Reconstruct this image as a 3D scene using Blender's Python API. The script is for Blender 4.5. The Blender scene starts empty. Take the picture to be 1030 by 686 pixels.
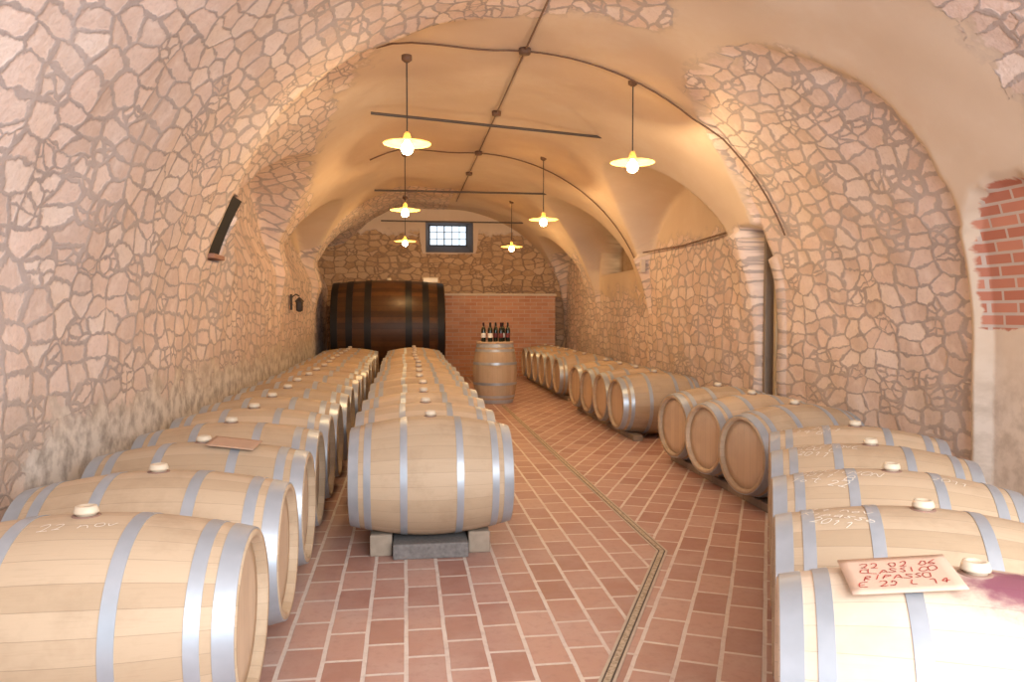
import bpy, math, random
from math import sin, cos, pi, sqrt
from mathutils import Vector, Matrix
random.seed(7)
scene = bpy.context.scene
COL = scene.collection

# ------------------------------------------------------------------ helpers
def link(o, parent=None):
    COL.objects.link(o)
    if parent is not None:
        o.parent = parent
    return o

def mesh_obj(name, verts, faces, mat=None, parent=None, smooth=True, uvs=None, loc=(0,0,0)):
    me = bpy.data.meshes.new(name)
    me.from_pydata([tuple(v) for v in verts], [], faces)
    if uvs is not None:
        uv = me.uv_layers.new(name="UVMap")
        for li, l in enumerate(me.loops):
            uv.data[li].uv = uvs[l.vertex_index]
    if mat: me.materials.append(mat)
    if smooth:
        me.polygons.foreach_set("use_smooth", [True]*len(me.polygons))
    me.update()
    o = bpy.data.objects.new(name, me)
    o.location = loc
    return link(o, parent)

def tag(o, label=None, category=None, group=None, kind=None):
    if label: o["label"] = label
    if category: o["category"] = category
    if group: o["group"] = group
    if kind: o["kind"] = kind
    return o

def empty(name, loc=(0,0,0), rotz=0.0):
    e = bpy.data.objects.new(name, None)
    e.empty_display_size = 0.1
    e.location = loc
    e.rotation_euler = (0,0,rotz)
    return link(e)

def box_data(sx, sy, sz, bev=0.0):
    import bmesh
    bm = bmesh.new()
    bmesh.ops.create_cube(bm, size=1.0)
    for v in bm.verts:
        v.co = Vector((v.co.x*sx, v.co.y*sy, v.co.z*sz))
    if bev > 0:
        bmesh.ops.bevel(bm, geom=bm.edges[:], offset=bev, segments=2, affect='EDGES', profile=0.6)
    return bm

def box(name, size, loc, mat, parent=None, bev=0.006, rotz=0.0):
    bm = box_data(*size, bev=bev)
    me = bpy.data.meshes.new(name)
    bm.to_mesh(me); bm.free()
    me.materials.append(mat)
    o = bpy.data.objects.new(name, me)
    o.location = loc; o.rotation_euler = (0,0,rotz)
    return link(o, parent)

def lathe(name, prof, mat, parent=None, seg=40, axis='Z', loc=(0,0,0), smooth=True, hard=False):
    """prof: list of (r, h). hard=True keeps the profile's corners crisp."""
    if hard:
        rings=[[prof[i],prof[i+1]] for i in range(len(prof)-1)]
    else: rings=[prof]
    verts=[]; faces=[]; uvs=[]
    for pr in rings:
        n=len(pr); o0=len(verts)
        for i in range(seg+1):
            a=2*pi*i/seg
            for (r,h) in pr:
                if axis=='Z': verts.append((r*cos(a), r*sin(a), h))
                else: verts.append((h, r*sin(a), r*cos(a)))
                uvs.append((i/seg, h))
        for i in range(seg):
            for j in range(n-1):
                a=o0+i*n+j; b=o0+(i+1)*n+j; c=b+1; d=a+1
                faces.append((a,b,c,d) if axis=='Z' else (a,d,c,b))
    return mesh_obj(name, verts, faces, mat, parent, smooth, uvs, loc)

def tube(name, pts, r, mat, parent=None):
    cu=bpy.data.curves.new(name,'CURVE'); cu.dimensions='3D'
    sp=cu.splines.new('POLY'); sp.points.add(len(pts)-1)
    for p,q in zip(sp.points, pts): p.co=(q[0],q[1],q[2],1)
    cu.bevel_depth=r; cu.bevel_resolution=2; cu.use_fill_caps=True
    tmp=bpy.data.objects.new(name+"_tmp",cu); COL.objects.link(tmp)
    bpy.context.view_layer.update()
    me=bpy.data.meshes.new_from_object(tmp)
    bpy.data.objects.remove(tmp)
    me.name=name
    me.materials.clear(); me.materials.append(mat)
    me.polygons.foreach_set("use_smooth",[True]*len(me.polygons))
    o=bpy.data.objects.new(name,me)
    return link(o,parent)

# ------------------------------------------------------------------ node helpers
class NT:
    def __init__(s, name):
        s.mat=bpy.data.materials.new(name); s.mat.use_nodes=True
        s.t=s.mat.node_tree; s.t.nodes.clear()
        s.out=s.n('ShaderNodeOutputMaterial')
        s.b=s.n('ShaderNodeBsdfPrincipled')
        s.l(s.b.outputs[0], s.out.inputs['Surface'])
    def n(s, typ, **kw):
        nd=s.t.nodes.new(typ)
        for k,v in kw.items(): setattr(nd,k,v)
        return nd
    def l(s,a,b): s.t.links.new(a,b)
    def set(s,sock,v):
        if isinstance(v,bpy.types.NodeSocket): s.l(v,sock)
        else: sock.default_value=v
    def math(s,op,a,b=0.0,c=None,clamp=False):
        m=s.n('ShaderNodeMath',operation=op,use_clamp=clamp)
        s.set(m.inputs[0],a); s.set(m.inputs[1],b)
        if c is not None: s.set(m.inputs[2],c)
        return m.outputs[0]
    def mr(s,v,a,b,c=0.0,d=1.0,smooth=False):
        m=s.n('ShaderNodeMapRange')
        if smooth: m.interpolation_type='SMOOTHSTEP'
        s.set(m.inputs[0],v)
        for i,x in enumerate((a,b,c,d)): s.set(m.inputs[i+1],x)
        return m.outputs[0]
    def mix(s,f,a,b,mode='MIX'):
        m=s.n('ShaderNodeMix',data_type='RGBA',blend_type=mode)
        s.set(m.inputs[0],f)
        s.set(m.inputs[6],a if isinstance(a,bpy.types.NodeSocket) else (*a,1))
        s.set(m.inputs[7],b if isinstance(b,bpy.types.NodeSocket) else (*b,1))
        return m.outputs[2]
    def noise(s,vec,scale,detail=3,rough=0.55,col=False,dim=None):
        m=s.n('ShaderNodeTexNoise')
        if dim: m.noise_dimensions=dim
        if vec is not None: s.l(vec,m.inputs['Vector'])
        m.inputs['Scale'].default_value=scale; m.inputs['Detail'].default_value=detail
        m.inputs['Roughness'].default_value=rough
        return m.outputs['Color' if col else 'Fac']
    def mapping(s,vec,scale=(1,1,1),rot=(0,0,0),loc=(0,0,0)):
        m=s.n('ShaderNodeMapping'); s.l(vec,m.inputs[0])
        m.inputs['Scale'].default_value=scale; m.inputs['Rotation'].default_value=rot; m.inputs['Location'].default_value=loc
        return m.outputs[0]
    def bump(s,h,strength=0.5,dist=0.02):
        b=s.n('ShaderNodeBump'); b.inputs['Strength'].default_value=strength; b.inputs['Distance'].default_value=dist
        s.l(h,b.inputs['Height'])
        return b.outputs[0]
    def base(s,c): s.set(s.b.inputs['Base Color'], c if isinstance(c,bpy.types.NodeSocket) else (*c,1))
    def rough(s,v): s.set(s.b.inputs['Roughness'],v)
    def metal(s,v): s.set(s.b.inputs['Metallic'],v)
    def normal(s,v): s.l(v,s.b.inputs['Normal'])

def simple(name,col,rough=0.6,metal=0.0,noise=0.12,nscale=20,emit=None,estr=0):
    m=NT(name)
    tc=m.n('ShaderNodeTexCoord').outputs['Object']
    f=m.noise(tc,nscale,3)
    a=tuple(max(0,c*(1-noise)) for c in col); b=tuple(min(1,c*(1+noise)) for c in col)
    m.base(m.mix(f,a,b)); m.rough(rough); m.metal(metal)
    if emit:
        m.b.inputs['Emission Color'].default_value=(*emit,1); m.b.inputs['Emission Strength'].default_value=estr
        m.mat.cycles.emission_sampling='NONE'
    return m.mat

# --- masonry : rubble stone / plaster / brick, driven by surface attributes
def masonry(name, A=(0.80,0.64,0.565), B=(0.66,0.52,0.45), pale=(0.85,0.74,0.67), mA=(0.37,0.305,0.285), mB=(0.53,0.455,0.425)):
    m=NT(name)
    uv=m.n('ShaderNodeUVMap').outputs[0]
    at=m.n('ShaderNodeAttribute',attribute_name='stone').outputs['Fac']
    ab=m.n('ShaderNodeAttribute',attribute_name='brick').outputs['Fac']
    ap=m.n('ShaderNodeAttribute',attribute_name='damp_and_shade').outputs['Fac']
    nz=m.noise(uv,2.0,2,0.5,col=True,dim='2D')
    sub=m.n('ShaderNodeVectorMath',operation='MULTIPLY_ADD'); m.l(nz,sub.inputs[0]); sub.inputs[1].default_value=(0.16,0.14,0); m.l(uv,sub.inputs[2])
    nz2=m.noise(uv,11,3,0.6,col=True,dim='2D')
    sub2=m.n('ShaderNodeVectorMath',operation='MULTIPLY_ADD'); m.l(nz2,sub2.inputs[0]); sub2.inputs[1].default_value=(0.055,0.045,0); m.l(sub.outputs[0],sub2.inputs[2])
    co=m.mapping(sub2.outputs[0],scale=(4.2,7.8,1))
    def vor(feat,coords,rnd,sc=1.0):
        v=m.n('ShaderNodeTexVoronoi',feature=feat,voronoi_dimensions='2D'); m.l(coords,v.inputs['Vector'])
        v.inputs['Scale'].default_value=sc; v.inputs['Randomness'].default_value=rnd
        return v
    ve=vor('DISTANCE_TO_EDGE',co,0.66).outputs['Distance']
    sep=m.n('ShaderNodeSeparateColor'); m.l(vor('F1',co,0.66).outputs['Color'],sep.inputs[0])
    fine=m.noise(uv,38,4,0.65,dim='2D')
    med=m.noise(uv,8,4,0.6,dim='2D')
    big=m.noise(uv,1.1,4,0.6,dim='2D')
    # some stones are broken into smaller rubble, more so low on the wall
    vs=vor('DISTANCE_TO_EDGE',co,0.85,1.8).outputs['Distance']
    thr=m.math('SUBTRACT',0.82,m.math('MULTIPLY',m.math('MINIMUM',ap,1.0),0.45))
    brk=m.math('ADD',m.math('MULTIPLY',vs,0.7),m.math('MULTIPLY',m.math('LESS_THAN',sep.outputs[2],thr),0.5))
    ve=m.math('MINIMUM',ve,brk)
    w=m.mr(m.math('ADD',m.math('MULTIPLY',med,0.55),m.math('MULTIPLY',big,0.45)),0.36,0.62,0.025,0.125)
    e1=m.math('SUBTRACT',ve,w)
    e1=m.math('ADD',e1,m.math('MULTIPLY',m.math('SUBTRACT',fine,0.5),0.05))
    smask=m.mr(e1,-0.025,0.035,0,1,True)
    sc=m.mix(sep.outputs[0],B,A)
    sc=m.mix(m.mr(sep.outputs[1],0.5,1.0,0,0.7),sc,pale)
    sc=m.mix(m.mr(fine,0.5,0.75,0.0,0.35),sc,tuple(0.74*c for c in B))
    sc=m.mix(m.mr(med,0.48,0.72,0.0,0.45),sc,tuple(min(1,1.05*c) for c in pale))
    mort=m.mix(fine,mA,mB)
    mort=m.mix(m.mr(big,0.42,0.62,0,0.5),mort,tuple(1.12*c for c in mB))
    stone_col=m.mix(smask,mort,sc)
    stone_col=m.mix(m.math('MULTIPLY',m.math('MINIMUM',ap,1.0),m.mr(big,0.35,0.65,0.25,0.6)),stone_col,(0.40,0.32,0.25))
    pl=m.mix(big,(0.65,0.51,0.385),(0.74,0.61,0.48))
    pl=m.mix(m.mr(m.math('ADD',m.math('MULTIPLY',med,0.4),m.math('MULTIPLY',big,0.6)),0.5,0.62,0,0.25),pl,(0.75,0.65,0.54))
    pg=m.mix(m.mr(med,0.33,0.60),(0.38,0.335,0.30),(0.70,0.645,0.585))
    pl=m.mix(m.math('MINIMUM',ap,1.0),pl,pg)
    pl=m.mix(m.mr(ap,1.2,1.5),pl,(0.40,0.27,0.17))  # high values: shade of the alcove painted brown into the plaster
    edge=m.math('ADD',at,m.math('MULTIPLY',m.math('SUBTRACT',m.noise(uv,3.4,4,0.65,dim='2D'),0.5),0.36))
    edge=m.math('ADD',edge,m.math('MULTIPLY',m.math('SUBTRACT',sep.outputs[0],0.5),0.10))
    em=m.mr(edge,-0.01,0.02,0,1)
    rim=m.math('SUBTRACT',m.mr(edge,-0.06,-0.01,0,1),em,clamp=True)
    col=m.mix(em,pl,stone_col)
    col=m.mix(m.math('MULTIPLY',rim,0.35),col,(0.46,0.37,0.32))
    bt=m.n('ShaderNodeTexBrick'); m.l(m.mapping(uv,loc=(0,0.02,0)),bt.inputs['Vector'])
    bt.inputs['Color1'].default_value=(0.46,0.17,0.11,1); bt.inputs['Color2'].default_value=(0.62,0.28,0.19,1); bt.inputs['Mortar'].default_value=(0.56,0.45,0.38,1)
    bt.inputs['Scale'].default_value=1.0; bt.inputs['Brick Width'].default_value=0.23; bt.inputs['Row Height'].default_value=0.078; bt.inputs['Mortar Size'].default_value=0.010
    bm_=m.mr(m.math('ADD',ab,m.math('MULTIPLY',m.math('SUBTRACT',med,0.5),0.06)),-0.005,0.005,0,1)
    col=m.mix(bm_,col,bt.outputs['Color'])
    m.base(col); m.rough(0.95); m.b.inputs['Specular IOR Level'].default_value=0.2
    hs=m.mr(e1,-0.06,0.07,0,0.45,True)
    hs=m.math('ADD',hs,m.math('MULTIPLY',med,0.8)); hs=m.math('ADD',hs,m.math('MULTIPLY',fine,0.35))
    hs=m.math('ADD',hs,m.math('MULTIPLY',sep.outputs[1],0.2))
    hs=m.math('SUBTRACT',hs,1.0)
    hp=m.math('ADD',m.math('MULTIPLY',med,0.14),m.math('MULTIPLY',big,0.10))
    hm=m.n('ShaderNodeMix',data_type='FLOAT'); m.l(em,hm.inputs[0]); m.l(hp,hm.inputs[2]); m.l(hs,hm.inputs[3])
    m.normal(m.bump(hm.outputs[0],0.5,0.018))
    return m.mat
MASON=masonry("rubble_and_plaster")
MASON_BACK=masonry("rubble_back",(0.62,0.42,0.25),(0.43,0.27,0.15),(0.66,0.48,0.31),(0.22,0.14,0.09),(0.38,0.26,0.17))

# --- floor tiles
def tiles(name, rot):
    m=NT(name)
    tc=m.n('ShaderNodeTexCoord').outputs['Object']
    mp=m.mapping(tc,rot=(0,0,rot))
    wob=m.noise(mp,5,2,0.5,col=True)
    va=m.n('ShaderNodeVectorMath',operation='MULTIPLY_ADD'); m.l(wob,va.inputs[0]); va.inputs[1].default_value=(0.008,0.008,0); m.l(mp,va.inputs[2])
    b=m.n('ShaderNodeTexBrick'); m.l(va.outputs[0],b.inputs['Vector'])
    b.offset=0.5
    b.inputs['Color1'].default_value=(0.37,0.18,0.14,1); b.inputs['Color2'].default_value=(0.53,0.32,0.26,1); b.inputs['Mortar'].default_value=(0.72,0.64,0.58,1)
    b.inputs['Scale'].default_value=1; b.inputs['Brick Width'].default_value=0.28; b.inputs['Row Height'].default_value=0.170; b.inputs['Mortar Size'].default_value=0.010
    b.inputs['Mortar Smooth'].default_value=0.15
    n1=m.noise(tc,2.5,5,0.65); n2=m.noise(tc,22,4,0.65)
    c=m.mix(m.mr(n1,0.42,0.68,0.0,0.45),b.outputs['Color'],(0.58,0.44,0.38))
    c=m.mix(m.mr(n2,0.5,0.75,0,0.35),c,(0.30,0.16,0.125))
    m.base(c); m.rough(m.mr(n1,0.3,0.7,0.38,0.6))
    h=m.math('SUBTRACT',m.math('MULTIPLY',n2,0.25),b.outputs['Fac'])
    m.normal(m.bump(h,0.5,0.005))
    return m.mat
TILE=tiles("terracotta_tiles",pi/2)
TILE2=tiles("terracotta_tiles_diagonal",pi/2+math.radians(26))

# --- barrel wood
def stave_wood(name, c1,c2,dark, staves=28, stain=False, gap=0.022, gapstr=0.42, rough=0.6, tintlo=0.82, tinthi=1.06):
    m=NT(name)
    uv=m.n('ShaderNodeUVMap').outputs[0]
    tc=m.n('ShaderNodeTexCoord').outputs['Object']
    rnd=m.n('ShaderNodeObjectInfo').outputs['Random']
    sx=m.n('ShaderNodeSeparateXYZ'); m.l(uv,sx.inputs[0])
    u=m.math('MULTIPLY',sx.outputs[0],float(staves))
    idx=m.math('FLOOR',u); fr=m.math('FRACT',u)
    wn=m.n('ShaderNodeTexWhiteNoise',noise_dimensions='2D')
    cb=m.n('ShaderNodeCombineXYZ'); m.l(idx,cb.inputs[0]); m.l(m.math('MULTIPLY',rnd,37.0),cb.inputs[1]); m.l(cb.outputs[0],wn.inputs['Vector'])
    v=wn.outputs['Value']
    cg=m.n('ShaderNodeCombineXYZ'); m.l(m.math('MULTIPLY',u,3.5),cg.inputs[0]); m.l(m.math('MULTIPLY',sx.outputs[1],2.0),cg.inputs[1]); m.l(m.math('ADD',m.math('MULTIPLY',v,20.0),m.math('MULTIPLY',rnd,11.0)),cg.inputs[2])
    grain=m.noise(cg.outputs[0],3.0,5,0.7)
    off=m.n('ShaderNodeVectorMath',operation='ADD'); m.l(tc,off.inputs[0]); cc=m.n('ShaderNodeCombineXYZ'); m.l(m.math('MULTIPLY',rnd,50.0),cc.inputs[0]); m.l(cc.outputs[0],off.inputs[1])
    ring=m.noise(off.outputs[0],3.0,5,0.7)
    c=m.mix(m.math('ADD',m.math('MULTIPLY',v,0.6),m.math('MULTIPLY',grain,0.4)),c1,c2)
    c=m.mix(m.mr(grain,0.52,0.74,0,0.38),c,dark)
    c=m.mix(m.mr(ring,0.5,0.70,0,0.45),c,dark)
    g=m.math('MINIMUM',fr,m.math('SUBTRACT',1.0,fr))
    gm=m.mr(g,0.0,gap,1,0,True)
    c=m.mix(m.math('MULTIPLY',gm,gapstr),c,tuple(x*0.4 for x in dark))
    hs=m.n('ShaderNodeHueSaturation'); m.l(c,hs.inputs['Color']); m.l(m.mr(rnd,0,1,tintlo,tinthi),hs.inputs['Value']); c=hs.outputs[0]
    if stain:
        d=m.n('ShaderNodeVectorMath',operation='DISTANCE'); mpv=m.mapping(tc,scale=(0.8,1,1)); m.l(mpv,d.inputs[0]); d.inputs[1].default_value=(0.08,-0.06,0.35)
        q=m.math('ADD',d.outputs['Value'],m.math('MULTIPLY',m.math('SUBTRACT',m.noise(tc,9,5,0.65),0.5),0.20))
        c=m.mix(m.mr(q,0.06,0.16,0.92,0,True),c,(0.20,0.045,0.09))
    m.base(c); m.rough(rough); m.b.inputs['Specular IOR Level'].default_value=0.3
    m.normal(m.bump(m.math('SUBTRACT',m.math('MULTIPLY',grain,0.3),m.math('MULTIPLY',gm,0.6)),0.35,0.003))
    return m.mat
OAK=stave_wood("oak_staves",(0.46,0.335,0.215),(0.62,0.48,0.335),(0.35,0.245,0.155))
OAK_ST=stave_wood("oak_staves_wine_stained",(0.62,0.49,0.365),(0.74,0.615,0.48),(0.50,0.38,0.28),stain=True)
CASKW=stave_wood("dark_cask_staves",(0.036,0.016,0.007),(0.11,0.045,0.014),(0.02,0.010,0.005),staves=52,gap=0.05,gapstr=0.6,rough=0.42)

def plank_mat(name,c1,c2,dark,axis=1,w=0.075,rough=0.55,gs=0.4):
    m=NT(name)
    tc=m.n('ShaderNodeTexCoord').outputs['Object']
    rnd=m.n('ShaderNodeObjectInfo').outputs['Random']
    s=m.n('ShaderNodeSeparateXYZ'); m.l(tc,s.inputs[0])
    u=m.math('DIVIDE',s.outputs[axis],w)
    idx=m.math('FLOOR',u); fr=m.math('FRACT',u)
    cb=m.n('ShaderNodeCombineXYZ'); m.l(idx,cb.inputs[0]); m.l(m.math('MULTIPLY',rnd,31.0),cb.inputs[1])
    wn=m.n('ShaderNodeTexWhiteNoise',noise_dimensions='2D'); m.l(cb.outputs[0],wn.inputs['Vector'])
    sc=[3,3,3]; sc[axis]=40
    g=m.noise(m.mapping(tc,scale=tuple(sc)),1.0,5,0.6)
    c=m.mix(m.math('ADD',m.math('MULTIPLY',wn.outputs['Value'],0.5),m.math('MULTIPLY',g,0.5)),c1,c2)
    c=m.mix(m.mr(m.noise(tc,4,3),0.5,0.8,0,0.5),c,dark)
    ge=m.math('MINIMUM',fr,m.math('SUBTRACT',1.0,fr))
    gm=m.mr(ge,0,0.03,1,0,True)
    c=m.mix(m.math('MULTIPLY',gm,gs),c,tuple(x*0.4 for x in dark))
    m.base(c); m.rough(rough)
    m.normal(m.bump(m.math('SUBTRACT',m.math('MULTIPLY',g,0.3),gm),0.3,0.003))
    return m.mat
HEADW=plank_mat("oak_head_boards",(0.55,0.40,0.27),(0.70,0.54,0.38),(0.43,0.30,0.20))
DARKW=plank_mat("dark_boards",(0.06,0.035,0.02),(0.12,0.07,0.04),(0.03,0.018,0.012),w=0.12)
BROWNW=plank_mat("brown_grey_boards",(0.20,0.155,0.12),(0.28,0.22,0.17),(0.13,0.10,0.08),axis=0,w=0.12,rough=0.8)
BEAM=plank_mat("rail_wood",(0.22,0.17,0.13),(0.36,0.29,0.23),(0.14,0.11,0.08),w=0.3,rough=0.8)
DOORW=plank_mat("old_door_wood",(0.38,0.29,0.18),(0.48,0.37,0.23),(0.28,0.21,0.13),w=0.10,rough=0.6)
ZINC=simple("galvanised_steel",(0.43,0.475,0.525),0.38,0.45,0.20,9)
DARKIRON=simple("dark_iron",(0.06,0.05,0.045),0.6,0.4,0.2,15)
SLITSHADE=simple("black_slit_shade",(0.02,0.018,0.016),0.9,0.0,0.2,15)
CASKHOOP=simple("cask_hoop_iron",(0.010,0.009,0.009),0.5,0.3,0.2,12)
BUNG=simple("bung_silicone",(0.66,0.56,0.42),0.5,0,0.06,30)
BUNGRING=simple("bung_hole_wet",(0.28,0.17,0.13),0.5,0,0.2,30)
CONCR=simple("concrete_block",(0.36,0.29,0.22),0.9,0,0.25,18)
SLAB=simple("rough_grey_slab",(0.19,0.175,0.165),0.95,0,0.5,45)
CABLE=simple("brown_conduit",(0.16,0.085,0.05),0.6,0,0.15,20)
STEEL=simple("tie_rod_steel",(0.10,0.08,0.07),0.55,0.4,0.15,20)
CARD=simple("cardboard",(0.48,0.31,0.21),0.85,0,0.08,12)
CARD2=simple("pale_card",(0.62,0.44,0.33),0.8,0,0.06,12)
REDINK=simple("red_ink",(0.45,0.03,0.03),0.6,0,0.05,10)
CHALK=simple("chalk",(0.78,0.73,0.64),0.9,0,0.04,40)
PENCIL=simple("grey_chalk",(0.80,0.75,0.66),0.9,0,0.05,40)
WHITE=simple("white_paper",(0.80,0.78,0.73),0.7,0,0.03,10)
GLASSD=simple("dark_bottle_glass",(0.012,0.018,0.010),0.08,0,0.1,10)
CAPS=simple("capsule_foil",(0.06,0.01,0.012),0.35,0.3,0.1,10)
CAPB=simple("capsule_black",(0.02,0.02,0.02),0.35,0.3,0.1,10)
FRAME=simple("window_frame_iron",(0.05,0.06,0.075),0.5,0.3,0.1,10)
CREAM=simple("cream_coping",(0.66,0.56,0.44),0.8,0,0.08,12)
DARKGAP=simple("drain_edge_dark",(0.09,0.07,0.055),0.6,0.2,0.2,30)
DBORD=simple("drain_border",(0.55,0.47,0.38),0.75,0,0.15,20)

# ------------------------------------------------------------------ shell
XC=0.975; HW=2.725; ZS=1.2; RISE=2.6
Y0=-1.6; Y1=18.0; DY=0.04
NW=26; NA=190
params=[]
for i in range(NW): params.append(('L', ZS*i/NW))
for i in range(NA+1): params.append(('A', pi-pi*i/NA))
for i in range(NW): params.append(('R', ZS*(NW-1-i)/NW))
def base_pt(p):
    k,v=p
    if k=='L': return XC-HW, v
    if k=='R': return XC+HW, v
    return XC+HW*cos(v), ZS+RISE*sin(v)
arc=[0.0]
for i in range(1,len(params)):
    a=base_pt(params[i-1]); b=base_pt(params[i])
    arc.append(arc[-1]+math.hypot(a[0]-b[0],a[1]-b[1]))
LUN={'R':[(9.72,1.66,3.08),(13.3,1.45,3.12),(16.6,1.2,2.9)],'L':[(9.6,1.6,2.95),(13.4,1.75,2.95),(17.1,1.4,2.9)]}
def ss(a,b,x):
    t=max(0,min(1,(x-a)/(b-a))); return t*t*(3-2*t)
def yedge(z): return 6.35+0.75*max(0,3.4-z)**2
SLOT0,SLOT1=7.42,7.76
def alc(y,z):
    t=(y-13.3)/1.25
    return abs(t)<1 and 2.12<z<2.25+0.50*sqrt(1-t*t)
def surf(p,y):
    k,v=p
    x,z=base_pt(p)
    side='L' if x<XC else 'R'
    if k=='A' and 0.02<v<pi-0.02:
        c=abs(cos(v)); s=sin(v)
        re=math.hypot(HW*c,RISE*s); dx=HW*c/re; dz=RISE*s/re
        r=re
        for (yc,hw,zt) in LUN[side]:
            t=(y-yc)/hw
            if abs(t)<1:
                zl=2.05+(zt-2.05)*sqrt(1-t*t)
                kk=0.22
                rw=HW/max(dx,1e-4)
                rl=(zl-ZS+kk*HW)/(dz+kk*dx)
                r=max(r,min(rw,rl))
        x=XC+(dx*r if side=='R' else -dx*r); z=ZS+dz*r
    bx,bz=base_pt(p)
    if side=='L':
        if y>yedge(bz):
            f=ss(1.9,2.3,bz)*(1-ss(0.0,0.8,bx))
            x-=0.26*f*0.8; z+=0.26*f*0.6
        if 6.88<y<7.22 and 1.92<bz<2.42: x-=0.5
    else:
        d=patch(y,bz)
        x+=0.08*ss(-0.01,0.03,d) if bx>2.3 else 0
        if niche(y,bz)>0: x+=0.08
        if SLOT0<y<SLOT1 and bz<2.3: x+=0.5
        if alc(y,bz): x+=0.4
        if SLOT1+0.02<=y<11.5 and bz<2.25: x-=0.06
    return x,z
def patch(y,z):
    if z<2.0: return min(y-4.70,SLOT0-0.02-y)*2
    return (1-((abs(y-6.05)/1.38)**2.5+((z-2.0)/1.43)**2.5)**0.4)*2.4
def niche(y,z):
    h=0.43
    if z<1.85: return h-abs(y-4.20)
    return (1-math.hypot((y-4.20)/h,(z-1.85)/0.38))*0.4
def stone_sd(x,z,y):
    if x<XC:
        if y<=yedge(z):
            s=0.5 if x<-0.3 else min(0.5,6.45-0.25*max(0,x)-y+0.05)
        else:
            s=(3.66-(y-6.5)*0.17-z) if x<0.5 else -0.5
            if y>15: s=max(s,0.2)
        if y>3.2: s=min(s,(z-0.92)*0.7+ss(4.2,3.4,y)*0.5)
        return s
    s=-0.5
    if z>3: s=min(6.45-0.25*x-y,1.95-x)
    s=max(s,patch(y,z))
    s=max(s,min(y-(SLOT1-0.03),11.55-y,2.3-z))
    if y>11.5: s=max(s,min((1.75-z)*0.5,1.0),min(y-14.9,2.6-z))
    s=max(s,min(3.85-y,z-2.45,(3.15-z)))
    if SLOT0-.08<y<SLOT1+.08 and z<2.2: s=max(s,0.2)
    if niche(y,z)>-0.12: s=-0.4
    return s
nY=int(round((Y1-Y0)/DY))+1
def shell(name,i0,i1):
    verts=[];uvs=[];st=[];bk=[];dm=[]
    n=i1-i0+1
    for j in range(nY):
        y=Y0+DY*j
        for i in range(i0,i1+1):
            p=params[i]
            x,z=surf(p,y); bx,bz=base_pt(p)
            sdv=max(-0.5,min(0.5,stone_sd(bx,bz,y)))
            w=(0.012*sin(y*2.3+arc[i]*1.7)+0.01*sin(y*5.1-arc[i]*4.3)+0.006*sin(y*11+arc[i]*9))*(0.3+0.7*ss(-0.2,0.2,sdv))
            dx=(XC-bx); dz=(1.2-bz) if bz>1.2 else 0
            L=math.hypot(dx,dz) or 1
            verts.append((x+dx/L*w,y,z+dz/L*w if bz>1.2 else z))
            uvs.append((y,arc[i]))
            st.append(sdv)
            b=-0.5
            if bx>XC: b=max(-0.5,min(niche(y,bz)-0.005,bz-1.33,0.5))
            bk.append(b)
            dd=(1-ss(0.7,1.3,bz))*(1.0 if bx<XC else 0.5)
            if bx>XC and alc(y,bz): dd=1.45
            dm.append(dd)
    faces=[]
    for j in range(nY-1):
        for i in range(n-1):
            a=j*n+i
            faces.append((a,a+1,a+n+1,a+n))
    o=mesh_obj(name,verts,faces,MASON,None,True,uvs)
    for nm,dat in (('stone',st),('brick',bk),('damp_and_shade',dm)):
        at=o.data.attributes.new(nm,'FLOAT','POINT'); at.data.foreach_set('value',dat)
    return o
iL=NW+int(NA*0.16); iR=NW+NA-int(NA*0.16)
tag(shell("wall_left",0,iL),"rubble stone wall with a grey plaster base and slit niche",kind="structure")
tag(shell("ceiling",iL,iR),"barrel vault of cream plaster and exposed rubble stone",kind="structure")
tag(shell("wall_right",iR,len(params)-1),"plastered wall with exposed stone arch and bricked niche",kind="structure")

# back wall with window opening
WX0,WX1,WZ0,WZ1=0.46,1.55,2.82,3.52
def back_wall():
    xs=sorted(set([round(-2.4+0.08*i,3) for i in range(86)]+[WX0,WX1])); zs=sorted(set([round(0.08*i,3) for i in range(52)]+[WZ0,WZ1]))
    idx={};V=[];U=[];S=[];F=[]
    for a,x in enumerate(xs):
        for b,z in enumerate(zs):
            idx[a,b]=len(V); V.append((x,Y1-0.02,z)); U.append((x,z))
            S.append(max(-0.5,min(0.5,min(3.25-z, 9)-(0.5 if abs(x-1.0)<0.65 and z>2.78 else 0))))
    for a in range(len(xs)-1):
        for b in range(len(zs)-1):
            mx=(xs[a]+xs[a+1])/2; mz=(zs[b]+zs[b+1])/2
            if WX0<mx<WX1 and WZ0<mz<WZ1: continue
            F.append((idx[a,b],idx[a+1,b],idx[a+1,b+1],idx[a,b+1]))
    o=mesh_obj("wall_back",V,F,MASON_BACK,None,True,U)
    for nm,dat in (('stone',S),('brick',[-0.5]*len(V)),('damp_and_shade',[0.0]*len(V))):
        at=o.data.attributes.new(nm,'FLOAT','POINT'); at.data.foreach_set('value',dat)
    tag(o,"ochre rubble stone end wall with a small window",kind="structure")
back_wall()
d=0.6
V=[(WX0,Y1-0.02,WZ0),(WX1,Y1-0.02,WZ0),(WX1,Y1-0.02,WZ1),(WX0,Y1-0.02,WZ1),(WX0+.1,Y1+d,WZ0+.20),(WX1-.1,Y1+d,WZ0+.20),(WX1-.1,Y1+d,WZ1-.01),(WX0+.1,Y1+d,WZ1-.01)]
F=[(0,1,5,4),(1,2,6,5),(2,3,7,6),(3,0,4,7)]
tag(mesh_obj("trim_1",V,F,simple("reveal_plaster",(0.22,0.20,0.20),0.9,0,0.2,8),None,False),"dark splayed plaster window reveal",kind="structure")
win=tag(empty("window_1",((WX0+WX1)/2,Y1+d,WZ0+.20)),"small barred window with dark frame",kind="structure")
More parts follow.
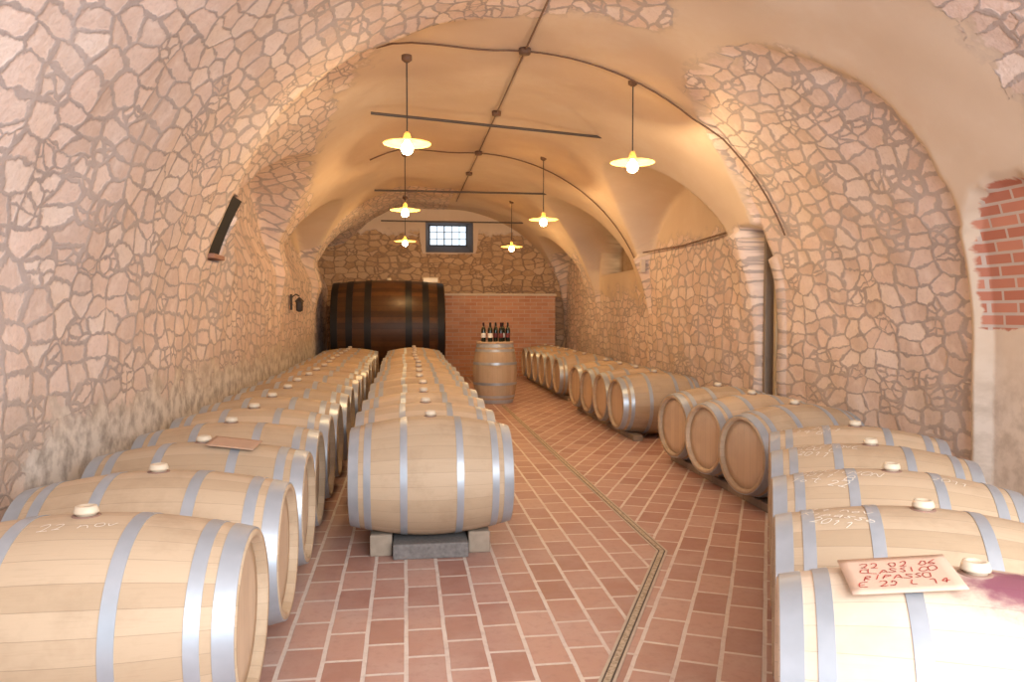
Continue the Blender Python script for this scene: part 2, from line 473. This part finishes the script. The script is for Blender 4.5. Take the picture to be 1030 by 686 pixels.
ww=WX1-WX0-.2; wh=WZ1-WZ0-.21
for s in (-1,1):
    box("frame",(0.03,0.05,wh),(s*(ww/2-.01),0,wh/2),FRAME,win)
    box("frame",(ww,0.05,0.03),(0,0,wh/2+s*(wh/2-.01)),FRAME,win)
for i in range(1,5): box("bar",(0.016 if i!=2 else .028,0.03,wh),(-ww/2+ww*i/5,0.0,wh/2),FRAME,win,0.003)
for i in range(1,3): box("bar",(ww,0.03,0.014),(0,0.0,wh*i/3),FRAME,win,0.003)

def brickmat():
    m=NT("hollow_brick_wall")
    tc=m.n('ShaderNodeTexCoord').outputs['Object']
    mp=m.mapping(tc,rot=(pi/2,0,0))
    b=m.n('ShaderNodeTexBrick'); m.l(mp,b.inputs['Vector'])
    b.inputs['Color1'].default_value=(0.47,0.21,0.12,1); b.inputs['Color2'].default_value=(0.59,0.31,0.20,1); b.inputs['Mortar'].default_value=(0.57,0.43,0.33,1)
    b.inputs['Scale'].default_value=1; b.inputs['Brick Width'].default_value=0.27; b.inputs['Row Height'].default_value=0.085; b.inputs['Mortar Size'].default_value=0.008
    n=m.noise(tc,5,4)
    m.base(m.mix(m.mr(n,0.4,0.7,0,0.4),b.outputs['Color'],(0.60,0.40,0.27))); m.rough(0.85)
    m.normal(m.bump(m.math('MULTIPLY',b.outputs['Fac'],-1.0),0.6,0.01))
    return m.mat
BW=brickmat()
o=box("wall_partition",(2.5,0.2,1.82),(2.12,17.55,0.91),BW,None,0.004); tag(o,"low red brick partition wall",kind="structure")
o=box("trim_2",(2.54,0.26,0.05),(2.12,17.55,1.845),CREAM,None,0.008); tag(o,"cream coping on the brick partition",kind="structure")

# floor
K=(1.52,4.48); N=(0.79,2.95)
tt=(K[1]-Y0)/(K[1]-N[1]); xb=K[0]-(K[0]-N[0])*tt
V=[(-2.2,Y0,0),(xb,Y0,0),(K[0],K[1],0),(K[0],18.6,0),(-2.2,18.6,0),(5.0,Y0,0),(5.0,18.6,0)]
fl=mesh_obj("floor",V,[(0,1,2,3,4),(1,5,6,3,2)],TILE,None,False)
fl.data.materials.append(TILE2); fl.data.polygons[1].material_index=1
tag(fl,"terracotta tile floor with pale joints",kind="structure")

def strip(name,pts,w,off,z0,z1,mat,parent):
    V=[];F=[]
    n=len(pts)
    def nrm(i):
        ds=[]
        if i>0: ds.append((Vector(pts[i])-Vector(pts[i-1])).normalized())
        if i<n-1: ds.append((Vector(pts[i+1])-Vector(pts[i])).normalized())
        nn=[Vector((-q.y,q.x)) for q in ds]
        if len(nn)==1: return nn[0]
        mm=(nn[0]+nn[1]).normalized(); return mm/mm.dot(nn[0])
    for i in range(n):
        q=nrm(i); p=Vector(pts[i])
        a=p+q*(off-w/2); b=p+q*(off+w/2)
        V+=[(a.x,a.y,z0),(b.x,b.y,z0),(b.x,b.y,z1),(a.x,a.y,z1)]
    for i in range(n-1):
        a=i*4;b=a+4
        F+=[(a+3,a+2,b+2,b+3),(a,a+3,b+3,b),(a+1,b+1,b+2,a+2)]
    F+=[(0,1,2,3),(n*4-1,n*4-2,n*4-3,n*4-4)]
    return mesh_obj(name,V,F,mat,parent,False)
dr=tag(empty("floor_drain",(0,0,0)),"narrow drain channel with dark edges and pale borders set in tiles","floor drain")
e0=(K[0]-(K[0]-N[0])*1.9,K[1]-(K[1]-N[1])*1.9)
dp=[e0,K,(1.50,8.0),(1.49,12.0)]
def slotmat():
    m=NT("drain_slots")
    tc=m.n('ShaderNodeTexCoord').outputs['Object']
    f=m.noise(tc,60,3,0.6)
    m.base(m.mix(m.mr(f,0.4,0.65,0,1),(0.56,0.47,0.35),(0.32,0.25,0.17))); m.rough(0.6)
    return m.mat
strip("grate",dp,0.026,0,0.0,0.005,slotmat(),dr)
strip("channel_bed",dp,0.040,0,0.0,0.002,DARKGAP,dr)
strip("border",dp,0.012,0.027,0.0,0.004,DBORD,dr); strip("border",dp,0.012,-0.027,0.0,0.004,DBORD,dr)

# ------------------------------------------------------------------ barrels
RB=0.355; RH=0.285; LB=0.95
def rad(x):
    t=abs(x)/(LB/2); return RB-(RB-RH)*(t**1.9)
H=LB/2
BODY=[(RH-0.035,-H+0.045),(RH-0.028,-H+0.003),(RH-0.020,-H)]
for i in range(29):
    x=-H+LB*i/28
    BODY.append((rad(x)-(0.004 if i in(0,28) else 0),x))
BODY+=[(RH-0.020,H),(RH-0.028,H-0.003),(RH-0.035,H-0.045)]
def hoop_prof(x,w,t=0.003):
    a=x-w/2; b=x+w/2
    return [(rad(a)-0.003,a),(rad(a)+t,a),(rad(b)+t,b),(rad(b)-0.003,b)]
HOOPS=[(-0.443,0.056),(-0.365,0.040),(-0.160,0.040),(0.160,0.040),(0.365,0.040),(0.443,0.056)]
SEG=64
def build_proto():
    e=bpy.data.objects.new("wine_barrel",None); parts=[]
    def reg(o,name):
        COL.objects.unlink(o); o.name=name; parts.append(o); return o
    reg(lathe("barrel_body",BODY,OAK,None,SEG,'X'),"barrel_body")
    for x,w in HOOPS: reg(lathe("hoop",hoop_prof(x,w),ZINC,None,SEG,'X',hard=True),"hoop")
    for s in (-1,1):
        h=lathe("barrel_head",[(0.0,s*(LB/2-0.030)),(RH-0.10,s*(LB/2-0.0305)),(RH-0.028,s*(LB/2-0.034)),(RH-0.028,s*(LB/2-0.05)),(0.0,s*(LB/2-0.05))],HEADW,None,SEG,'X')
        reg(h,"barrel_head")
    r=RB
    reg(lathe("bung",[(0.0,r-0.012),(0.026,r-0.012),(0.028,r+0.008),(0.035,r+0.010),(0.035,r+0.016),(0.030,r+0.032),(0.022,r+0.034),(0.019,r+0.030),(0.0,r+0.030)],BUNG,None,24,'Z'),"bung")
    reg(lathe("bung_hole",[(0.0,r-0.02),(0.039,r-0.02),(0.040,r+0.0012),(0.030,r+0.0020),(0.0,r+0.0020)],BUNGRING,None,24,'Z'),"bung_hole")
    return e,parts
PE,PP=build_proto()
def place_barrel(x,y,zc,rotz,label,group,bodymat=None,sx=1.0):
    e=PE.copy(); e.location=(x,y,zc-RB); e.rotation_euler=(0,0,rotz); e.scale=(sx,1,1); COL.objects.link(e)
    tag(e,label,"barrel",group)
    for p in PP:
        q=p.copy(); q.parent=e; q.location=(0,0,RB); COL.objects.link(q)
        if bodymat is not None and p.name.startswith("barrel_body"):
            q.data=p.data.copy(); q.data.materials[0]=bodymat
    return e
ZM=0.455; ZL=0.408; ZR=0.39
left=[];mid=[];right=[]
ly=[2.72,3.44,4.20]
while ly[-1]<14.7: ly.append(ly[-1]+0.735)
for i,y in enumerate(ly):
    lab="oak barrel lying against the rubble wall, galvanised hoops"
    if i==0: lab="oak barrel with chalk date, end of the wall row"
    left.append(place_barrel(-1.04+random.uniform(-.02,.02),y,ZL,random.uniform(-.012,.012),lab,"barrels along the rubble wall",sx=1.12))
my=4.72
for i in range(14):
    mid.append(place_barrel(0.14+random.uniform(-.015,.015),my+i*0.735,ZM,random.uniform(-.015,.015),
      "oak barrel on blocks in the aisle row, six steel hoops","barrels in the central row"))
rd=math.radians(-25.5)
for i in range(5):
    cx=1.485+0.304*i; cy=1.85+0.636*i
    lab="oak barrel in the angled row, chalk writing on staves"
    if i==0: lab="wine-stained oak barrel with a card on top"
    right.append(place_barrel(cx,cy,ZR,rd,lab,"barrels in the angled row",OAK_ST if i==0 else None,sx=1.04))
for (cx,cy,rz) in [(2.90,5.52,0.20),(2.90,6.25,0.18),(2.90,6.98,0.15)]:
    right.append(place_barrel(cx,cy,ZR,rz,"oak barrel beside the exposed stone arch wall","barrels beside the stone arch"))
for i in range(4): right.append(place_barrel(2.86,8.75+0.74*i,ZR,0.06+random.uniform(-.02,.02),"oak barrel past the narrow doorway","barrels past the doorway"))
for i in range(6): right.append(place_barrel(2.95,12.75+0.73*i,ZR,0.02,"oak barrel near the brick partition","barrels near the brick partition"))

def rail(x,y,ln,h,rot=0,w=0.11,mat=BEAM,lab="weathered timber rail carrying barrels"):
    o=box("barrel_rail",(w,ln,h),(x,y,h/2),mat,None,0.008,rot); tag(o,lab,"rail","barrel rails"); return o
rr=rad(0.29)
for s in (-1,1):
    rail(-1.04+s*.29,(ly[0]+ly[-1])/2,ly[-1]-ly[0]+0.55,ZL-rr+.002)
    rail(0.14+s*.29,(my+my+13*.735)/2+.15,13*.735+0.3,ZM-rr+.002)
    o=box("concrete_block",(0.13,0.20,ZM-rr+.002),(0.14+s*.29,my-0.02,(ZM-rr+.002)/2),CONCR,None,0.012); tag(o,"pale concrete block under the barrel","block","blocks under the aisle row")
    a=Vector((cos(rd),sin(rd)))*0.29*s
    rail(2.093+a.x,3.122+a.y,3.5,ZR-rr+.002,rd)
    rail(2.90+s*.29,6.24,2.1,ZR-rr+.002,0.0)
    rail(2.86+s*.29,9.86,2.9,ZR-rr+.002)
    rail(2.95+s*.29,14.57,4.3,ZR-rr+.002)
o=box("stone_slab",(0.44,0.5,0.09),(0.14,my+0.05,0.045),SLAB,None,0.01); tag(o,"rough grey slab lying between the blocks","slab")

# ------------------------------------------------------------------ handwriting (stroke letters wrapped on the barrels)
G={'0':"10 30 42 44 36 16 04 02 10",'1':"04 26 20",'2':"05 16 36 44 20 00 40",'3':"05 26 45 23 42 20 01",'4':"30 36 02 42",'5':"46 06 03 33 41 20 00",'6':"36 03 01 20 41 23 02",
'7':"06 46 10",'8':"23 05 26 45 23 01 20 41 23",'9':"43 14 05 26 45 40",'A':"00 26 40|12 32",'B':"00 06 36 43 03|33 41 30 00",'C':"45 26 05 01 20 41",'D':"00 06 26 43 20 00",'E':"40 00 06 46|03 33",
'G':"45 26 05 01 20 41 43 23",'I':"20 26",'L':"06 00 40",'N':"00 06 40 46",'O':"10 30 42 44 36 16 04 02 10",'P':"00 06 36 44 03",'R':"00 06 36 44 03|13 40",'S':"45 26 05 23 41 20 01",'T':"06 46|26 20",
'U':"06 01 20 41 46",'V':"06 20 46",'Z':"06 46 00 40",'a':"43 23 01 20 41|43 40",'c':"43 13 01 10 40",'e':"02 42 33 13 01 20 40",'g':"43 13 01 21 43|43 4a 1a",'i':"20 23",'l':"26 20",'n':"00 03|02 13 33 40",'o':"13 33 41 20 01 13",
'p':"0a 03 33 41 11",'r':"00 03|02 23 43",'s':"43 13 12 31 20 00",'t':"26 21 40|04 44",'u':"03 00 30 43|43 40",'v':"03 20 43",'.':"20 21",' ':""}
def stroke_text(s,size,rng,th=0.005,jit=0.25):
    V=[];F=[]
    lines=s.split("\n"); k=size/6.0
    for li,line in enumerate(lines):
        wd=len(line)*5.6*k; x0=-wd/2+rng.uniform(-.5,.5)*size; y0=-li*size*1.35+(len(lines)-1)*size*0.67-size/2
        sl=rng.uniform(-.03,.03)
        for ci,ch in enumerate(line):
            gl=G.get(ch,""); 
            if not gl: continue
            jx=rng.uniform(-.5,.5); jy=rng.uniform(-.5,.5); sc=rng.uniform(.85,1.15)
            for st in gl.split("|"):
                pts=[]
                for q in st.split():
                    px=int(q[0]); py=-2 if q[1]=='a' else int(q[1])
                    px=px*sc+jx+rng.uniform(-jit,jit)+py*0.25; py=py*sc+jy+rng.uniform(-jit,jit)
                    X=x0+(ci*5.6+px)*k; pts.append(Vector((X,y0+py*k+sl*X)))
                for _ in range(2):
                    if len(pts)>2:
                        nn=[pts[0]]
                        for a,b in zip(pts[:-1],pts[1:]): nn+= [a*.75+b*.25,a*.25+b*.75]
                        pts=nn+[pts[-1]]
                for a,b in zip(pts[:-1],pts[1:]):
                    dd=b-a
                    if dd.length<1e-6: continue
                    nrm=Vector((-dd.y,dd.x)).normalized()*th/2; e=dd.normalized()*th*.3
                    i0=len(V); V+=[(a-e)-nrm,(b+e)-nrm,(b+e)+nrm,(a-e)+nrm]; F.append((i0,i0+1,i0+2,i0+3))
    return V,F
def wrapv(V,x0,phi0,rot,off,flat=None):
    out=[]
    for v in V:
        tx=v[0]*cos(rot)-v[1]*sin(rot); ty=v[0]*sin(rot)+v[1]*cos(rot)
        if flat is not None:      # rigid card lying tangent to the barrel
            R=rad(x0)+off+flat*tx
            out.append((x0+tx, R*sin(phi0)+ty*cos(phi0), R*cos(phi0)-ty*sin(phi0)+RB))
        else:
            X=x0+tx; R=rad(X)+off; ph=phi0+ty/RB
            out.append((X,R*sin(ph),R*cos(ph)+RB))
    return out
rng=random.Random(3)
def write(parent,s,size,x0,phi0,rot=0.0,mat=CHALK,name="chalk_writing",th=0.005,off=0.0035,jit=0.5,flat=None):
    V,F=stroke_text(s,size,rng,th,jit)
    o=mesh_obj(name,wrapv(V,x0,phi0,rot,off,flat),F,mat,parent,False); return o
write(left[0],"22 nov",0.038,0.02,-0.25,0.10,CHALK,th=0.0026)
write(right[1],"14 nov\nRipasso\n2011",0.038,-0.26,-0.20,-0.45,PENCIL,th=0.003)
write(right[2],"SAUVIGNON\n2011 B\nlot 22",0.042,-0.25,-0.20,-0.40,PENCIL,th=0.0034)
write(right[2],"2011",0.038,0.20,-0.20,-0.2,PENCIL,th=0.0028)
write(right[3],"SELEZIONE\n500 L\n2011",0.042,-0.25,-0.20,-0.35,PENCIL,th=0.0034)
write(right[4],"Sel. 2011\n14 B",0.044,-0.25,-0.20,-0.35,PENCIL,th=0.0034)

def card(barrel,name,lab,w,h,x0,phi0,rot,mat,off=0.012,text=None):
    V=[];F=[];nx=10;ny=8
    for i in range(nx+1):
        for j in range(ny+1): V.append((w*(i/nx-.5),h*(j/ny-.5)))
    for i in range(nx):
        for j in range(ny):
            a=i*(ny+1)+j; F.append((a,a+ny+1,a+ny+2,a+1))
    sl=(rad(x0+w*.4)-rad(x0-w*.4))/(w*.8)
    o=mesh_obj(name,wrapv(V,x0,phi0,rot,off,sl),F,mat,None,True)
    o.matrix_world=Matrix.Translation(barrel.location)@barrel.rotation_euler.to_matrix().to_4x4()
    md=o.modifiers.new("sol",'SOLIDIFY'); md.thickness=0.004; md.offset=-1
    tag(o,lab,"card")
    if text: write(o,text[0],text[1],x0,phi0,rot,REDINK,"red_writing",0.0026,off+0.0015,0.7,sl)
    return o
card(right[0],"cardboard_sign","tan cardboard sign with lines of red handwriting",0.27,0.20,-0.19,-0.14,0.10,CARD2,text=("22 02 06\nCLASSICO\nRIPASSO\nE 22 L 14",0.026))
card(left[2],"cardboard_sheet","brown cardboard sheet lying on a barrel",0.24,0.17,0.16,-0.12,-0.1,CARD)

# ------------------------------------------------------------------ upright barrel table + bottles
tb=tag(empty("barrel_table",(1.42,12.45,0)),"upright oak barrel used as a table for bottles","barrel")
def upl(name,prof,mat,hard=False): return lathe(name,prof,mat,tb,SEG,'Z',hard=hard)
upl("barrel_body",[(r,h+LB/2) for r,h in BODY],OAK)
for x,w in HOOPS: upl("hoop",[(r,h+LB/2) for r,h in hoop_prof(x,w)],ZINC,True)
upl("table_top",[(0,LB-0.02),(0.25,LB-0.02),(0.30,LB),(0.30,LB+0.022),(0.295,LB+0.026),(0,LB+0.026)],HEADW)
zt=LB+0.026
bprof=[(0,0.006),(0.02,0.003),(0.034,0),(0.037,0.004),(0.0375,0.01),(0.0375,0.185),(0.034,0.205),(0.022,0.228),(0.0155,0.245),(0.0145,0.262)]
cprof=[(0.0150,0.240),(0.0155,0.245),(0.0152,0.292),(0.0165,0.294),(0.0165,0.303),(0.012,0.305),(0,0.305)]
lprof=[(0.0380,0.065),(0.0384,0.066),(0.0384,0.135),(0.0380,0.136)]
CREAML=simple("cream_label",(0.45,0.40,0.30),0.7,0,0.1,20); REDL=simple("dark_red_label",(0.16,0.03,0.03),0.6,0,0.1,20)
for i,(bx,by,cap,lm) in enumerate([(-.19,-.06,0,WHITE),(-.09,-.12,1,WHITE),(.01,-.02,1,REDL),(.08,-.13,0,REDL),(.13,.02,1,WHITE),(.20,-.06,1,REDL),(-.06,.12,0,CREAML)]):
    b=tag(empty("wine_bottle",(1.42+bx,12.45+by,zt)),"dark glass wine bottle standing on the barrel table","bottle","bottles on the barrel table")
    lathe("bottle_glass",bprof,GLASSD,b,24); lathe("capsule",cprof,CAPS if cap==0 else CAPB,b,20)
    lathe("label",lprof,lm,b,24)

# ------------------------------------------------------------------ large lying cask
CL=2.25; CR=0.99
ck=tag(empty("large_cask",(-0.34,16.45,0.0)),"huge dark oak cask lying sideways with black iron hoops","cask")
cz=1.12
def cr(x): return CR-0.07*(abs(x)/(CL/2))**2
cp=[(cr(CL/2)-0.06,-CL/2+0.09),(cr(CL/2)-0.055,-CL/2)]+[(cr(-CL/2+CL*i/24),-CL/2+CL*i/24) for i in range(25)]+[(cr(CL/2)-0.055,CL/2),(cr(CL/2)-0.06,CL/2-0.09)]
lathe("cask_body",cp,CASKW,ck,72,'X',loc=(0,0,cz))
for s in (-1,1): lathe("cask_head",[(0,s*(CL/2-0.11)),(cr(CL/2)-0.058,s*(CL/2-0.08)),(cr(CL/2)-0.058,s*(CL/2-0.12)),(0,s*(CL/2-0.14))],DARKW,ck,64,'X',loc=(0,0,cz))
for x in (-1.05,-0.76,-0.40,0.40,0.74,1.04):
    w_=0.13
    lathe("hoop",[(cr(x-w_/2)-.004,x-w_/2),(cr(x-w_/2)+.008,x-w_/2),(cr(x+w_/2)+.008,x+w_/2),(cr(x+w_/2)-.004,x+w_/2)],CASKHOOP,ck,72,'X',loc=(0,0,cz),hard=True)
lathe("bung",[(0,CR-.01),(0.05,CR-.01),(0.045,CR+.05),(0,CR+.05)],BUNG,ck,20,'Z',loc=(0,0,cz))
for x in (-0.6,0.6):
    rs=cr(x)
    V=[];n=12
    for k_ in range(n+1):
        yy=-0.75+1.5*k_/n
        zz=cz-sqrt(rs*rs-yy*yy)
        for xx in (x-.09,x+.09): V+=[(xx,yy,0.0),(xx,yy,zz)]
    F=[]
    for k_ in range(n):
        a=k_*4;b=a+4
        F+=[(a,b,b+1,a+1),(a+2,a+3,b+3,b+2),(a+1,b+1,b+3,a+3)]
    F+=[(0,1,3,2),(n*4,n*4+2,n*4+3,n*4+1)]
    mesh_obj("cradle",V,F,DARKW,ck,False)
sb=tag(empty("paper_box",(0.52,16.45,cz+cr(0.86)-0.002)),"small white paper box on top of the cask","box")
box("box_body",(0.30,0.20,0.08),(0,0,0.045),WHITE,sb,0.006); box("lid",(0.32,0.22,0.025),(0,0,0.0975),CREAM,sb,0.004)

# ------------------------------------------------------------------ lamps
def vault_z(x): return ZS+RISE*sqrt(max(0,1-((x-XC)/HW)**2))
def shade_mat():
    m=NT("enamel_shade")
    m.base((0.76,0.53,0.18)); m.rough(0.35)
    tr=m.n('ShaderNodeBsdfTranslucent'); tr.inputs[0].default_value=(0.80,0.55,0.20,1)
    mx=m.n('ShaderNodeMixShader'); mx.inputs[0].default_value=0.3
    m.l(m.b.outputs[0],mx.inputs[1]); m.l(tr.outputs[0],mx.inputs[2]); m.l(mx.outputs[0],m.out.inputs['Surface'])
    return m.mat
SHADE=shade_mat()
BULB=simple("warm_bulb",(1,0.9,0.6),0.3,0,0.0,5,emit=(1.0,0.80,0.40),estr=25)
def lamp(x,y,z,power,colr):
    top=vault_z(x)+0.005
    e=tag(empty("pendant_lamp",(x,y,top)),"yellow enamel pendant lamp hanging from the vault","lamp","pendant lamps")
    dz=z-top
    tube("cord",[(0,0,-0.01),(0,0,dz+0.10)],0.006,DARKIRON,e)
    lathe("ceiling_rose",[(0,0.02),(0.045,0.02),(0.045,-0.02),(0.02,-0.04),(0,-0.04)],CABLE,e,24)
    lathe("lamp_shade",[(0.205,dz-0.002),(0.208,dz+0.003),(0.17,dz+0.009),(0.10,dz+0.020),(0.05,dz+0.034),(0.032,dz+0.040)],SHADE,e,64)
    lathe("socket",[(0.034,dz+0.036),(0.032,dz+0.07),(0.022,dz+0.095),(0.008,dz+0.105),(0,dz+0.105)],SHADE,e,24)
    lathe("bulb",[(0.0,dz-0.095),(0.028,dz-0.089),(0.048,dz-0.068),(0.055,dz-0.040),(0.046,dz-0.012),(0.026,dz+0.012),(0.02,dz+0.03),(0,dz+0.03)],BULB,e,32)
    L=bpy.data.lights.new("lamp_glow",'POINT'); L.energy=power; L.color=colr; L.shadow_soft_size=0.06
    lo=bpy.data.objects.new("lamp_glow",L); lo.location=(0,0,dz-0.17); link(lo,e)
for (x,y,z) in [(0.02,6.90,2.90),(2.1,7.1,2.83),(0.0,11.0,2.86),(1.95,11.0,2.76),(0.0,15.1,2.80),(2.05,15.1,2.72)]:
    lamp(x,y,z,42 if y<14 else 36,(1.0,0.70,0.38) if y<9 else (1.0,0.62,0.28))

for a,b in (((-0.36,8.60,3.58),(2.62,9.05,3.48)),((-0.50,13.1,3.45),(2.85,13.1,3.45)),((-0.5,16.6,3.36),(2.5,16.6,3.36))):
    e=tag(empty("tie_rod",a),"dark iron tie rod spanning the vault","tie rod","iron tie rods")
    tube("rod",[(0,0,0),tuple(b[i]-a[i] for i in range(3))],0.016,STEEL,e)

# conduits following the vault
def vp(y,ang,off=0.022):
    v=math.radians(ang); x,z=surf(('A',v),y)
    dx=XC-x; dz=ZS-z; L=math.hypot(dx,dz); return (x+dx/L*off,y,z+dz/L*off)
def jbox(c,e): lathe("junction_box",[(0,0.0),(0.05,0.0),(0.055,0.02),(0.055,0.05),(0,0.05)],CABLE,e,20,loc=(c[0],c[1],c[2]-0.03))
for y,a0 in ((7.0,112),(11.5,118)):
    pts=[vp(y,a) for a in range(a0,20,-3)]
    e=tag(empty("cable_conduit",(0,0,0)),"brown cable conduit running over the vault","conduit","cable conduits")
    tube("conduit",pts,0.009,CABLE,e)
    jbox(vp(y,88,0.02),e)
e=tag(empty("cable_conduit",(0,0,0)),"brown cable conduit along the crown of the vault","conduit","cable conduits")
tube("conduit",[vp(y*0.5,88,0.024) for y in range(6,34)],0.009,CABLE,e)
for y in (9.2,13.2): jbox(vp(y,88,0.02),e)
e=tag(empty("cable_conduit",(0,0,0)),"brown cable conduit on top of the stone wall section","conduit","cable conduits")
tube("conduit",[(3.54,7.0,2.34),(3.54,8.0,2.33),(3.58,9.8,2.31),(3.52,11.5,2.34),(3.52,11.5,2.10)],0.012,CABLE,e)
box("junction_box",(0.08,0.14,0.20),(3.53,11.42,2.14),CREAM,e,0.01)

o=box("door_1",(0.46,0.05,2.25),(3.93,7.70,1.125),BROWNW,None,0.01); tag(o,"narrow brown plank door inside the wall slot",kind="structure")
o=box("trim_3",(0.10,0.06,2.28),(3.745,7.455,1.14),DOORW,None,0.01); tag(o,"pale timber door post",kind="structure")

e=tag(empty("wall_lantern",(-1.74,12.3,1.55)),"small black iron lantern fixed to the rubble wall","lantern")
box("back_plate",(0.02,0.10,0.24),(0.01,0,0.05),DARKIRON,e,0.006)
tube("bracket",[(0.01,0,0.12),(0.08,0,0.17),(0.13,0,0.14)],0.010,DARKIRON,e)
lathe("lantern_cage",[(0.02,-0.10),(0.05,-0.08),(0.055,0.05),(0.075,0.055),(0.04,0.10),(0.0,0.13)],DARKIRON,e,6,loc=(0.13,0,0),smooth=False)

o=box("trim_4",(0.30,0.38,0.04),(-1.74,7.05,1.915),simple("sill_brick",(0.36,0.19,0.13),0.85),None,0.006); tag(o,"brick sill of the slit niche",kind="structure")
# black sheet painting the slit's shade, leaning with the vault just inside the opening
def wx(z): return XC-HW*sqrt(1-((z-ZS)/RISE)**2)
V=[];F=[]
zs_=[1.92,2.02,2.12,2.22,2.32,2.42]
for z in zs_:
    for yy in (6.86,7.23): V.append((wx(z)-0.004,yy,z))
for i in range(len(zs_)-1):
    a=i*2; F.append((a,a+1,a+3,a+2))
o=mesh_obj("trim_5",V,F,SLITSHADE,None,False); tag(o,"black sheet standing in for the shade inside the slit niche",kind="structure")

# ------------------------------------------------------------------ light
w=bpy.data.worlds.new("World"); scene.world=w; w.use_nodes=True
bg=w.node_tree.nodes['Background']; bg.inputs[0].default_value=(0.78,0.89,1.0,1); bg.inputs[1].default_value=1.65
L=bpy.data.lights.new("doorway_daylight",'AREA'); L.shape='RECTANGLE'; L.size=3.0; L.size_y=2.0; L.energy=290; L.color=(0.90,0.95,1.0)
lo=bpy.data.objects.new("doorway_daylight",L); lo.location=(1.7,-1.3,2.1); lo.rotation_euler=(math.radians(88),0,math.radians(0)); link(lo)

# ------------------------------------------------------------------ camera
cam=bpy.data.cameras.new("Camera"); co=bpy.data.objects.new("Camera",cam); link(co)
cam.sensor_width=36; cam.lens=36*785/1030; cam.clip_start=0.05
co.location=(0,0,1.43); co.rotation_euler=(math.radians(90-2.04),0,math.radians(-7.76))
scene.camera=co
scene.view_settings.view_transform='Standard'
scene.view_settings.exposure=0.0
